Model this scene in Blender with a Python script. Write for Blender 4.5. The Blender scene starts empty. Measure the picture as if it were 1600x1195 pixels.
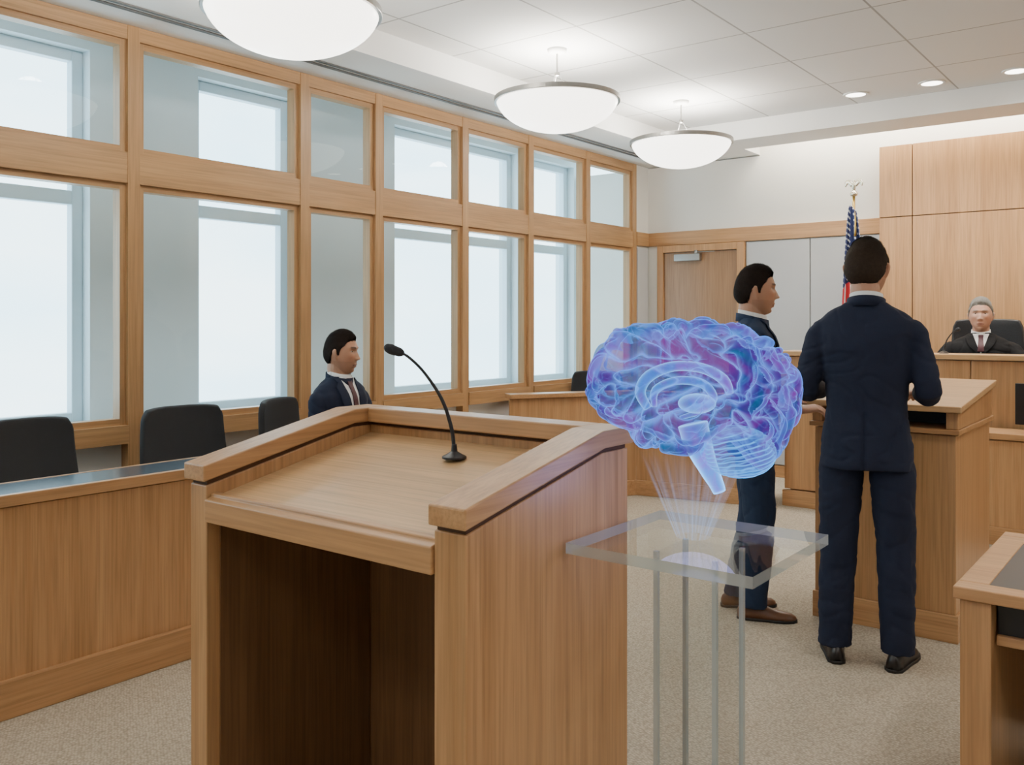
import bpy, bmesh, math, random
from mathutils import Vector, Matrix, Euler, noise
from mathutils.bvhtree import BVHTree
random.seed(3)
scene=bpy.context.scene
COL=scene.collection
V=Vector
# ------------------------------------------------------------------ materials
def newmat(name):
    m=bpy.data.materials.new(name); m.use_nodes=True
    nt=m.node_tree; return m,nt,nt.nodes['Principled BSDF']
def N(nt,t,**kw):
    n=nt.nodes.new(t)
    for k,v in kw.items(): setattr(n,k,v)
    return n
def simple(name,col,rough=.5,metal=0,bs=0,bstr=.1,var=.06,emit=None,es=0,spec=.5,vs=6):
    m,nt,b=newmat(name); L=nt.links
    tc=N(nt,'ShaderNodeTexCoord'); no=N(nt,'ShaderNodeTexNoise'); no.inputs['Scale'].default_value=vs
    no.inputs['Detail'].default_value=3
    L.new(tc.outputs['Object'],no.inputs['Vector'])
    mx=N(nt,'ShaderNodeMix',data_type='RGBA')
    mx.inputs[6].default_value=(*[c*(1-var) for c in col],1); mx.inputs[7].default_value=(*[min(1,c*(1+var)) for c in col],1)
    L.new(no.outputs['Fac'],mx.inputs[0]); L.new(mx.outputs[2],b.inputs['Base Color'])
    b.inputs['Roughness'].default_value=rough; b.inputs['Metallic'].default_value=metal
    b.inputs['Specular IOR Level'].default_value=spec
    if bs:
        n2=N(nt,'ShaderNodeTexNoise'); n2.inputs['Scale'].default_value=bs; n2.inputs['Detail'].default_value=2
        L.new(tc.outputs['Object'],n2.inputs['Vector'])
        bp=N(nt,'ShaderNodeBump'); bp.inputs['Strength'].default_value=bstr; bp.inputs['Distance'].default_value=.01
        L.new(n2.outputs['Fac'],bp.inputs['Height']); L.new(bp.outputs['Normal'],b.inputs['Normal'])
    if emit:
        b.inputs['Emission Color'].default_value=(*emit,1); b.inputs['Emission Strength'].default_value=es
    return m
def wood(name,axis,c1=(.40,.205,.084),c2=(.57,.328,.154),rough=.36):
    m,nt,b=newmat(name); L=nt.links
    tc=N(nt,'ShaderNodeTexCoord')
    def noi(across,along,det,dist):
        mp=N(nt,'ShaderNodeMapping'); s=[across]*3; s['xyz'.index(axis)]=along
        mp.inputs['Scale'].default_value=s; L.new(tc.outputs['Object'],mp.inputs['Vector'])
        no=N(nt,'ShaderNodeTexNoise'); no.inputs['Scale'].default_value=1; no.inputs['Detail'].default_value=det
        no.inputs['Distortion'].default_value=dist
        L.new(mp.outputs[0],no.inputs['Vector']); return no
    a=noi(7,.5,4,.8); f=noi(110,3,3,.2); g=noi(30,1.0,3,.5)
    cr=N(nt,'ShaderNodeValToRGB'); cr.color_ramp.elements[0].position=.3; cr.color_ramp.elements[1].position=.70
    cr.color_ramp.elements[0].color=(*c1,1); cr.color_ramp.elements[1].color=(*c2,1)
    md=N(nt,'ShaderNodeMath',operation='MULTIPLY'); md.inputs[1].default_value=.5; L.new(g.outputs['Fac'],md.inputs[0])
    m2=N(nt,'ShaderNodeMath',operation='MULTIPLY_ADD'); m2.inputs[1].default_value=.5; L.new(a.outputs['Fac'],m2.inputs[0]); L.new(md.outputs[0],m2.inputs[2])
    L.new(m2.outputs[0],cr.inputs['Fac'])
    fr=N(nt,'ShaderNodeMapRange'); fr.inputs['From Min'].default_value=.3; fr.inputs['From Max'].default_value=.6
    fr.inputs['To Min'].default_value=.76; fr.inputs['To Max'].default_value=1.0; L.new(f.outputs['Fac'],fr.inputs[0])
    mx=N(nt,'ShaderNodeMix',data_type='RGBA',blend_type='MULTIPLY'); mx.inputs[0].default_value=1
    L.new(cr.outputs['Color'],mx.inputs[6]); L.new(fr.outputs[0],mx.inputs[7]); L.new(mx.outputs[2],b.inputs['Base Color'])
    b.inputs['Roughness'].default_value=rough
    bp=N(nt,'ShaderNodeBump'); bp.inputs['Strength'].default_value=.08; bp.inputs['Distance'].default_value=.002
    L.new(f.outputs['Fac'],bp.inputs['Height']); L.new(bp.outputs['Normal'],b.inputs['Normal'])
    return m
WZ=wood('oak_vertical','z'); WX_=wood('oak_lengthwise','x'); WY=wood('oak_depthwise','y')
PZ=wood('door_oak','z',(.30,.165,.085),(.40,.235,.125)) 
FY=wood('window_oak_y','y',(.40,.22,.095),(.54,.325,.155)); FZ=wood('window_oak_z','z',(.40,.22,.095),(.54,.325,.155))
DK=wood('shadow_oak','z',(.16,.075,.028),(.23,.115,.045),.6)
BX=wood('board_oak','x',(.54,.325,.155),(.68,.445,.23),.30)
WHITE=simple('white_plaster',(.84,.84,.82),.8,bs=60,bstr=.03,var=.015)
WARMW=simple('warm_white_plaster',(.82,.80,.75),.8,bs=60,bstr=.03,var=.015)
PIER=simple('cool_white_pier',(.66,.75,.79),.7,var=.02)
SASH=simple('window_metal_pale',(.62,.76,.84),.5,var=.02)
FAB=simple('grey_fabric_panel',(.50,.51,.52),.9,bs=300,bstr=.15,var=.03)
GROOVE=simple('dark_groove',(.09,.04,.015),.8)
BLACK=simple('black_plastic',(.012,.012,.014),.4)
MESHB=simple('black_chair_mesh',(.020,.021,.025),.75,bs=500,bstr=.4)
LEATH=simple('black_leather',(.014,.014,.016),.45,bs=90,bstr=.15)
METAL=simple('brushed_nickel',(.45,.44,.42),.3,1)
GOLD=simple('brass',(.62,.42,.12),.28,1)
SILV=simple('silver_finial',(.75,.72,.6),.25,1)
INLAY=simple('dark_blue_laminate',(.045,.065,.09),.22,var=.05)
DESKIN=simple('charcoal_laminate',(.05,.05,.05),.5)
SCREEN=simple('monitor_black',(.01,.01,.012),.35)
SLOT=simple('diffuser_dark',(.10,.10,.10),.6)
LAMP=simple('opal_glass',(.9,.88,.82),.3,emit=(1,.95,.86),es=5.0,var=.01)
DL=simple('downlight_glow',(.9,.9,.85),.4,emit=(1,.95,.85),es=9,var=.01)
def carpet():
    m,nt,b=newmat('beige_carpet'); L=nt.links
    tc=N(nt,'ShaderNodeTexCoord')
    mp=N(nt,'ShaderNodeMapping'); mp.inputs['Rotation'].default_value=(0,0,.5); L.new(tc.outputs['Object'],mp.inputs['Vector'])
    v=N(nt,'ShaderNodeTexVoronoi'); v.inputs['Scale'].default_value=95; v.inputs['Randomness'].default_value=.55; L.new(mp.outputs[0],v.inputs['Vector'])
    n=N(nt,'ShaderNodeTexNoise'); n.inputs['Scale'].default_value=2.2; n.inputs['Detail'].default_value=6; L.new(tc.outputs['Object'],n.inputs['Vector'])
    mx=N(nt,'ShaderNodeMix',data_type='RGBA'); mx.inputs[6].default_value=(.51,.43,.33,1); mx.inputs[7].default_value=(.59,.51,.40,1); L.new(n.outputs['Fac'],mx.inputs[0])
    mr=N(nt,'ShaderNodeMapRange'); mr.inputs['From Max'].default_value=.8; mr.inputs['To Min'].default_value=1.05; mr.inputs['To Max'].default_value=.52; L.new(v.outputs['Distance'],mr.inputs[0])
    m2=N(nt,'ShaderNodeMix',data_type='RGBA',blend_type='MULTIPLY'); m2.inputs[0].default_value=1; L.new(mx.outputs[2],m2.inputs[6]); L.new(mr.outputs[0],m2.inputs[7])
    L.new(m2.outputs[2],b.inputs['Base Color']); b.inputs['Roughness'].default_value=.95; b.inputs['Specular IOR Level'].default_value=.1
    bp=N(nt,'ShaderNodeBump'); bp.inputs['Strength'].default_value=.6; bp.inputs['Distance'].default_value=.004; bp.invert=True
    L.new(v.outputs['Distance'],bp.inputs['Height']); L.new(bp.outputs['Normal'],b.inputs['Normal'])
    return m
CARPET=carpet()
def tiles():
    m,nt,b=newmat('ceiling_tiles'); L=nt.links
    tc=N(nt,'ShaderNodeTexCoord'); br=N(nt,'ShaderNodeTexBrick'); br.offset=0; br.squash=1
    br.inputs['Scale'].default_value=1; br.inputs['Brick Width'].default_value=.76; br.inputs['Row Height'].default_value=.76
    br.inputs['Mortar Size'].default_value=.007; br.inputs['Mortar Smooth'].default_value=.2
    br.inputs['Color1'].default_value=(.82,.82,.81,1); br.inputs['Color2'].default_value=(.78,.785,.78,1); br.inputs['Mortar'].default_value=(.40,.40,.39,1)
    L.new(tc.outputs['Object'],br.inputs['Vector']); L.new(br.outputs['Color'],b.inputs['Base Color']); b.inputs['Roughness'].default_value=.85
    bp=N(nt,'ShaderNodeBump'); bp.inputs['Strength'].default_value=.3; bp.inputs['Distance'].default_value=.004; bp.invert=True
    L.new(br.outputs['Fac'],bp.inputs['Height']); L.new(bp.outputs['Normal'],b.inputs['Normal'])
    return m
TILES=tiles()
def thin_glass(name,tint,f0=.04,f1=.5,rough=0.0,body=0.0,bodycol=(1,1,1)):
    m,nt,b=newmat(name); L=nt.links; nt.nodes.remove(b); out=nt.nodes['Material Output']
    tr=N(nt,'ShaderNodeBsdfTransparent'); tr.inputs[0].default_value=(*tint,1)
    gl=N(nt,'ShaderNodeBsdfGlossy'); gl.inputs['Roughness'].default_value=rough
    fr=N(nt,'ShaderNodeLayerWeight'); fr.inputs[0].default_value=.5
    pw=N(nt,'ShaderNodeMath',operation='POWER'); pw.inputs[1].default_value=4; L.new(fr.outputs['Facing'],pw.inputs[0])
    mu=N(nt,'ShaderNodeMath',operation='MULTIPLY_ADD'); mu.inputs[1].default_value=f1; mu.inputs[2].default_value=f0; L.new(pw.outputs[0],mu.inputs[0])
    base=tr.outputs[0]
    if body>0:
        df=N(nt,'ShaderNodeBsdfDiffuse'); df.inputs[0].default_value=(*bodycol,1)
        mb=N(nt,'ShaderNodeMixShader'); mb.inputs[0].default_value=body; L.new(tr.outputs[0],mb.inputs[1]); L.new(df.outputs[0],mb.inputs[2]); base=mb.outputs[0]
    mx=N(nt,'ShaderNodeMixShader'); L.new(mu.outputs[0],mx.inputs[0]); L.new(base,mx.inputs[1]); L.new(gl.outputs[0],mx.inputs[2])
    L.new(mx.outputs[0],out.inputs['Surface']); return m
GLASS=thin_glass('window_glass',(.95,.985,1.0),.03,.35)
ACR=thin_glass('clear_acrylic',(.955,.97,.975),.02,.36,.01)
ACRC=thin_glass('clear_acrylic_panel',(.965,.975,.98),.022,.30,.01)
ACRE=thin_glass('acrylic_edge',(.62,.72,.75),.20,.6,.05,.28,(.92,.97,.99))
# ------------------------------------------------------------------ mesh helpers
class MB:
    def __init__(s): s.bm=bmesh.new()
    def face(s,vs,m=0):
        try:
            f=s.bm.faces.new(vs); f.material_index=m; return f
        except ValueError: return None
    def box(s,x0,x1,y0,y1,z0,z1,m=0):
        v=[s.bm.verts.new(p) for p in ((x0,y0,z0),(x1,y0,z0),(x1,y1,z0),(x0,y1,z0),(x0,y0,z1),(x1,y0,z1),(x1,y1,z1),(x0,y1,z1))]
        for q in ((0,3,2,1),(4,5,6,7),(0,1,5,4),(1,2,6,5),(2,3,7,6),(3,0,4,7)): s.face([v[i] for i in q],m)
        return s
    def prism(s,poly,a0,a1,axis='x',m=0):
        def P(p,a):
            return (a,p[0],p[1]) if axis=='x' else ((p[0],a,p[1]) if axis=='y' else (p[0],p[1],a))
        A=[s.bm.verts.new(P(p,a0)) for p in poly]; B=[s.bm.verts.new(P(p,a1)) for p in poly]
        n=len(poly); s.face(A[::-1],m); s.face(B,m)
        for i in range(n): s.face([A[i],A[(i+1)%n],B[(i+1)%n],B[i]],m)
        return s
    def tube(s,pts,rads,side=(1,0,0),n=14,sub=3,e=2.0,m=0,cap=True):
        pts=[V(p) for p in pts]; rads=[(r,r) if not isinstance(r,(tuple,list)) else r for r in rads]; side=V(side)
        P=[];R=[]
        k=len(pts)
        for i in range(k-1):
            p0=pts[max(i-1,0)];p1=pts[i];p2=pts[i+1];p3=pts[min(i+2,k-1)]
            for j in range(sub):
                t=j/sub
                P.append(.5*((2*p1)+(p2-p0)*t+(2*p0-5*p1+4*p2-p3)*t*t+(3*p1-p0-3*p2+p3)*t**3))
                R.append(tuple(rads[i][c]*(1-t)+rads[i+1][c]*t for c in (0,1)))
        P.append(pts[-1]);R.append(rads[-1])
        rings=[]
        for i,p in enumerate(P):
            T=(P[min(i+1,len(P)-1)]-P[max(i-1,0)]).normalized()
            S=side-T*side.dot(T)
            if S.length<1e-4: S=V((0,1,0))-T*T.y
            S.normalize(); B=T.cross(S)
            ring=[]
            for q in range(n):
                a=2*math.pi*q/n; c,sn=math.cos(a),math.sin(a)
                if e!=2: c=math.copysign(abs(c)**(2/e),c); sn=math.copysign(abs(sn)**(2/e),sn)
                ring.append(s.bm.verts.new(p+S*R[i][0]*c+B*R[i][1]*sn))
            rings.append(ring)
        for i in range(len(rings)-1):
            for q in range(n): s.face([rings[i][q],rings[i][(q+1)%n],rings[i+1][(q+1)%n],rings[i+1][q]],m)
        if cap: s.face(rings[0][::-1],m); s.face(rings[-1],m)
        return s
    def lathe(s,prof,c=(0,0,0),n=48,m=0,closed=False):
        rings=[]
        for r,z in prof:
            if r<1e-6: rings.append([s.bm.verts.new((c[0],c[1],c[2]+z))])
            else: rings.append([s.bm.verts.new((c[0]+r*math.cos(2*math.pi*i/n),c[1]+r*math.sin(2*math.pi*i/n),c[2]+z)) for i in range(n)])
        pr=list(zip(rings[:-1],rings[1:]))
        if closed: pr.append((rings[-1],rings[0]))
        for A,B in pr:
            for i in range(n):
                j=(i+1)%n
                if len(A)==1 and len(B)==1: continue
                if len(A)==1: s.face([A[0],B[j],B[i]],m)
                elif len(B)==1: s.face([A[i],A[j],B[0]],m)
                else: s.face([A[i],A[j],B[j],B[i]],m)
        return s
    def grid(s,rows,m=0):
        R=[[s.bm.verts.new(p) for p in r] for r in rows]
        for i in range(len(R)-1):
            for j in range(len(R[0])-1): s.face([R[i][j],R[i][j+1],R[i+1][j+1],R[i+1][j]],m)
        return s
def setp(o,props):
    for k,v in props.items():
        if v is not None: o[k]=v
def mk(name,mb,mats,parent=None,origin=(0,0,0),bevel=0,smooth=False,solid=0,subs=0,rot=0,**props):
    me=bpy.data.meshes.new(name)
    if isinstance(mb,MB):
        bmesh.ops.recalc_face_normals(mb.bm,faces=mb.bm.faces)
        mb.bm.to_mesh(me); mb.bm.free()
    else: me=mb
    me.transform(Matrix.Translation(-V(origin)))
    for mt in mats: me.materials.append(mt)
    if smooth:
        for p in me.polygons: p.use_smooth=True
    o=bpy.data.objects.new(name,me); COL.objects.link(o)
    if parent: o.parent=parent
    else: o.location=origin; o.rotation_euler=(0,0,rot)
    if solid:
        q=o.modifiers.new('s','SOLIDIFY'); q.thickness=solid; q.offset=0
    if bevel:
        q=o.modifiers.new('b','BEVEL'); q.width=bevel; q.segments=2; q.limit_method='ANGLE'; q.angle_limit=.7
    if subs:
        q=o.modifiers.new('u','SUBSURF'); q.levels=subs; q.render_levels=subs
    setp(o,props); return o
def thing(name,loc,rot=0,**props):
    o=bpy.data.objects.new(name,None); COL.objects.link(o); o.location=loc; o.rotation_euler=(0,0,rot); o.empty_display_size=.2
    setp(o,props); return o
def copy_thing(root,loc,rot=0,label=None):
    n=root.copy(); n.location=loc; n.rotation_euler=(0,0,rot); COL.objects.link(n)
    if label: n['label']=label
    for c in root.children:
        d=c.copy(); d.parent=n; COL.objects.link(d)
        for e in c.children:
            f=e.copy(); f.parent=d; COL.objects.link(f)
    return n
ST=dict(kind='structure')
# ------------------------------------------------------------------ room shell
WXP=-4.70; BY=8.42
mk('floor',MB().box(-5.8,3.4,-2.7,8.7,-.1,0),[CARPET],**ST)
c=MB()
c.box(-4.81,-4.05,-2.7,8.6,3.13,3.42,0)
c.box(-5.9,-4.81,-2.7,8.6,3.32,3.42,0)
c.box(-4.05,3.4,7.6,8.05,3.13,3.42,0)
c.box(-4.05,-3.46,8.05,8.6,3.13,3.42,0)
c.box(-3.46,3.4,7.95,8.6,3.60,3.7,0)
c.box(-3.56,-3.46,8.0,8.6,3.421,3.6,0)
c.box(-3.46,3.4,7.95,8.05,3.421,3.6,0)
c.box(-4.05,3.4,-2.7,7.6,3.30,3.42,1)
mk('ceiling',c,[WHITE,TILES],**ST)
mk('trim_1',MB().box(-4.46,-4.435,-2.5,7.9,3.122,3.135).box(-4.40,-4.375,-2.5,7.9,3.122,3.135),[SLOT],**ST)
mk('wall_right',MB().box(3.2,3.35,-2.65,8.6,0,3.5),[WARMW],**ST)
mk('wall_rear',MB().box(-5.7,3.2,-2.65,-2.5,0,3.5),[WARMW],**ST)
OX=-5.60
ops=[(-2.0,-.6),(-.2,1.0),(1.4,2.85),(3.62,4.47),(5.55,7.32),(7.6,8.35)]
w=MB(); w.box(OX-.25,OX,-2.5,8.6,0,.85); w.box(OX-.25,OX,-2.5,8.6,3.22,3.318)
prev=-2.5
for a,b_ in ops+[(8.6,8.6)]:
    w.box(OX-.25,OX,prev,a,.85,3.22); prev=b_
w.box(OX,-4.80,-2.5,8.6,.79,.85)
mk('wall_left',w,[PIER],**ST)
for i,(a,b_) in enumerate(ops):
    f=MB(); x0,x1=OX-.16,OX-.09
    f.box(x0,x1,a,a+.07,.85,3.22); f.box(x0,x1,b_-.07,b_,.85,3.22); f.box(x0,x1,a+.07,b_-.07,.85,.92); f.box(x0,x1,a+.07,b_-.07,3.15,3.22)
    f.box(x0,x1,a+.07,b_-.07,2.24,2.33)
    mk('window_%d'%(i+20),f,[SASH],bevel=.006,**ST)
bays=[-2.2,-1.1,.1,1.44,2.63,3.817,4.485,5.43,6.31,7.23,8.11]
for i in range(len(bays)-1):
    a,b_=bays[i],bays[i+1]; f=MB(); x0,x1=WXP-.10,WXP+.02
    hw=.035
    f.box(x0,x1,b_-hw,b_+hw,0,3.128,1)
    if i==0: f.box(x0,x1,a-hw,a+hw,0,3.128,1)
    A,B=a+hw,b_-hw
    f.box(x0,x1-.004,A,B,3.05,3.128,0); f.box(x0,x1-.004,A,B,2.26,2.43,0); f.box(x0,x1+.012,A,B,.83,.93,0)
    for z0,z1 in ((.93,2.26),(2.43,3.05)):
        s=.035; y0,y1=A,B; xa,xb=WXP-.075,WXP-.005
        f.box(xa,xb,y0,y0+s,z0,z1,1); f.box(xa,xb,y1-s,y1,z0,z1,1); f.box(xa,xb,y0+s,y1-s,z0,z0+s,0); f.box(xa,xb,y0+s,y1-s,z1-s,z1,0)
        xg=WXP-.042
        vs=[f.bm.verts.new(p) for p in ((xg,y0+s,z0+s),(xg,y1-s,z0+s),(xg,y1-s,z1-s),(xg,y0+s,z1-s))]; f.face(vs,2)
    f.box(WXP-.09,WXP-.05,A,B,.12,.83,3)
    f.box(x0,x1-.02,A,B,0,.12,0)
    mk('window_%d'%(i+1),f,[FY,FZ,GLASS,WHITE],**ST)
mk('wall_corner',MB().box(WXP-.15,WXP,8.145,8.6,0,3.128),[WARMW],**ST)
mk('wall_back',MB().box(-5.7,3.2,BY,8.6,0,3.12).box(-3.46,3.2,BY,8.59,3.12,3.598),[WARMW],**ST)
mk('trim_2',MB().box(WXP,WXP+.03,8.145,BY,2.29,2.43),[FY],bevel=.003,**ST)
mk('trim_3',MB().box(WXP+.0,-2.3,BY-.035,BY,2.29,2.43),[WX_],bevel=.003,**ST)
mk('trim_4',MB().box(WXP,WXP+.025,8.16,8.38,.12,2.27),[FAB],bevel=.003,**ST)
fp=MB()
for a,b_ in ((-3.585,-2.96),(-2.95,-2.31)): fp.box(a,b_,BY-.03,BY,.12,2.28)
mk('trim_5',fp,[FAB],bevel=.004,**ST)
mk('baseboard_back',MB().box(-3.6,-2.3,BY-.035,BY,0,.11),[WX_],bevel=.003,**ST)
d=thing('door_1',(-4.08,BY,0),**ST)
dm=MB(); 
for a,b_ in ((-4.56,-4.49),(-3.675,-3.60)): dm.box(a,b_,BY-.06,BY,0,2.285)
dm.box(-4.49,-3.675,BY-.06,BY,2.215,2.285)
mk('door_frame',dm,[WZ],d,(-4.08,BY,0),bevel=.004)
mk('door_leaf',MB().box(-4.485,-3.68,BY-.035,BY-.002,.01,2.21),[PZ],d,(-4.08,BY,0),bevel=.003)
mk('door_closer',MB().box(-4.35,-4.06,BY-.09,BY-.036,2.12,2.19).box(-4.12,-4.09,BY-.085,BY-.06,2.19,2.225).box(-4.11,-3.9,BY-.08,BY-.07,2.20,2.21),[METAL],d,(-4.08,BY,0),bevel=.006,label='brushed metal door closer')
mk('door_handle',MB().tube([(-3.76,BY-.035,1.0),(-3.76,BY-.09,1.0),(-3.80,BY-.095,1.0),(-3.88,BY-.095,1.0)],[.012]*4,side=(0,0,1),n=10),[METAL],d,(-4.08,BY,0),smooth=True)
pw=MB(); pw.box(-2.3,3.1,BY-.09,BY-.001,0,3.045,1)
xs=[-2.3,-2.03,-.95,.15,1.25,2.3,3.1]; zs=[0,.9,2.42,3.05]
for i in range(len(xs)-1):
    for j in range(3): pw.box(xs[i]+(.004 if i else 0),xs[i+1]-.004,BY-.11,BY-.085,zs[j]+.004,zs[j+1]-(.004 if j<2 else 0),0)
pw.box(-2.306,-2.3,BY-.11,BY-.001,0,3.05,0)
mk('wall_panelling',pw,[WZ,GROOVE],bevel=.0015,**ST)
# ------------------------------------------------------------------ jury rail
o=(-3.6,2.0,0)
jr=thing('jury_rail',o,label='long oak jury rail with dark blue-grey counter top',category='jury box rail')
mk('front_panel',MB().box(-3.63,-3.59,-1.2,4.4,.10,.795).box(-3.83,-3.80,-1.2,4.4,.10,.79).box(-3.80,-3.63,4.36,4.4,.1,.79),[WZ],jr,o,bevel=.002)
mk('base_board',MB().box(-3.835,-3.565,-1.2,4.41,0,.145),[WY],jr,o,bevel=.004)
mk('counter_edge',MB().box(-3.60,-3.57,-1.2,4.42,.80,.845).box(-3.865,-3.85,-1.2,4.42,.80,.845).box(-3.85,-3.60,4.40,4.42,.80,.845),[WY],jr,o,bevel=.003)
mk('counter_top',MB().box(-3.85,-3.60,-1.2,4.40,.80,.843),[INLAY],jr,o,label='dark blue-grey laminate counter inlay')
# ------------------------------------------------------------------ podium
o=(-1.7,1.72,0)
pd=thing('podium',o,label='large oak courtroom podium with slanted top and open kneehole',category='podium')
side=[(1.40,0),(2.05,0),(2.05,1.168),(1.925,1.168),(1.40,1.058)]
mk('side_panel',MB().prism(side,-2.20,-2.125),[WZ],pd,o,bevel=.003)
mk('side_panel',MB().prism(side,-1.295,-1.205),[WZ],pd,o,bevel=.003)
gro=[(1.405,1.056),(1.925,1.166),(2.045,1.166),(2.045,1.18),(1.925,1.18),(1.405,1.07)]
mk('shadow_gap',MB().prism(gro,-2.195,-2.13).prism(gro,-1.29,-1.21).box(-2.13,-1.29,2.01,2.045,1.166,1.18),[GROOVE],pd,o)
capp=[(1.385,1.07),(1.925,1.18),(2.065,1.18),(2.065,1.225),(1.925,1.225),(1.385,1.115)]
mk('arm_cap',MB().prism(capp,-2.21,-2.115),[WY],pd,o,bevel=.004)
mk('arm_cap',MB().prism(capp,-1.30,-1.195),[WY],pd,o,bevel=.004)
mk('rear_cap',MB().box(-2.115,-1.30,1.975,2.065,1.18,1.225),[WX_],pd,o,bevel=.004)
mk('back_panel',MB().box(-2.125,-1.295,2.0,2.05,0,1.168),[WZ],pd,o,bevel=.002)
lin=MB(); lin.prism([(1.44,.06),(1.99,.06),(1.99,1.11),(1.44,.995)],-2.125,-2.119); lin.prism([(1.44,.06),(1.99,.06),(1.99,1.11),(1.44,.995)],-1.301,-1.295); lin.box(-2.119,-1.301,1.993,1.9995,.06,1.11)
mk('shade_lining',lin,[DK],pd,o,label='kneehole lining with its shade painted as dark oak')  # kneehole shade painted in as a thin dark liner over the panels
mk('reading_board',MB().prism([(1.41,1.0),(1.998,1.122),(1.998,1.145),(1.41,1.023)],-2.125,-1.295),[BX],pd,o,bevel=.002,label='pale oak sloping reading board')
mk('board_lip',MB().prism([(1.392,.962),(1.412,.962),(1.412,1.0),(1.43,1.005),(1.43,1.04),(1.412,1.036),(1.412,1.028),(1.392,1.022)],-2.124,-1.297),[WX_],pd,o,bevel=.003)
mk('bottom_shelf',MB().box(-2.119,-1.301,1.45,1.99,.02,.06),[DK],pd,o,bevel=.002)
def micro(loc,rot,label,h=1.0):
    t=thing('gooseneck_microphone',loc,rot,label=label,category='microphone')
    mk('microphone_base',MB().lathe([(0,0),(.034,0),(.034,.006),(.022,.012),(.009,.02),(.007,.04),(0,.04)],n=28),[BLACK],t,smooth=False,bevel=.001)
    pts=[(0,0,.02),(-.008,0,.085),(-.035,0,.165),(-.085,0,.24),(-.13,0,.283),(-.150,0,.290)]
    mk('gooseneck',MB().tube([(p[0]*h,0,p[2]*h) for p in pts],[.0055,.0055,.005,.0042,.004,.004],side=(0,1,0),n=10,sub=6),[BLACK],t,smooth=True)
    mk('microphone_head',MB().tube([(p[0]*h,0,p[1]*h) for p in ((-.140,.288),(-.150,.293),(-.175,.302),(-.188,.307),(-.194,.309))],[.006,.0125,.0145,.011,.003],side=(0,1,0),n=16),[MESHB],t,smooth=True)
    return t
A37=math.radians(37.8)
micro((-1.645,1.86,1.121),A37,'black gooseneck microphone on the podium reading board')
# ------------------------------------------------------------------ acrylic stand
o=(-.96,1.97,0)
st=thing('acrylic_stand',o,label='clear acrylic pedestal with square top under glowing brain',category='display stand')
sl=MB(); sl.box(-1.19,-.73,1.74,2.20,.955,.98,1)
for f in sl.bm.faces:
    f.normal_update(); f.material_index=0 if abs(f.normal.z)>.9 else 1
mk('top_slab',sl,[ACR,ACRE],st,o)
for k,(a,b_,c0,d0) in enumerate(((-1.035,-.885,1.895,1.899),(-1.035,-.885,2.041,2.045),(-1.035,-1.031,1.901,2.039),(-.889,-.885,1.901,2.039))):
    lg=MB(); lg.box(a,b_,c0,d0,.02,.954,0)
    mk('column_panel',lg,[ACRC],st,o)
ce=MB()
for x,y in ((-1.035,1.895),(-.885,1.895),(-1.035,2.045),(-.885,2.045)): ce.box(x-.0055,x+.0055,y-.0055,y+.0055,.02,.954)
mk('column_edge',ce,[ACRE],st,o,label='frosted bright acrylic corner edges')
mk('base_plate',MB().box(-1.10,-.82,1.83,2.11,0,.02),[ACR],st,o)
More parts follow.
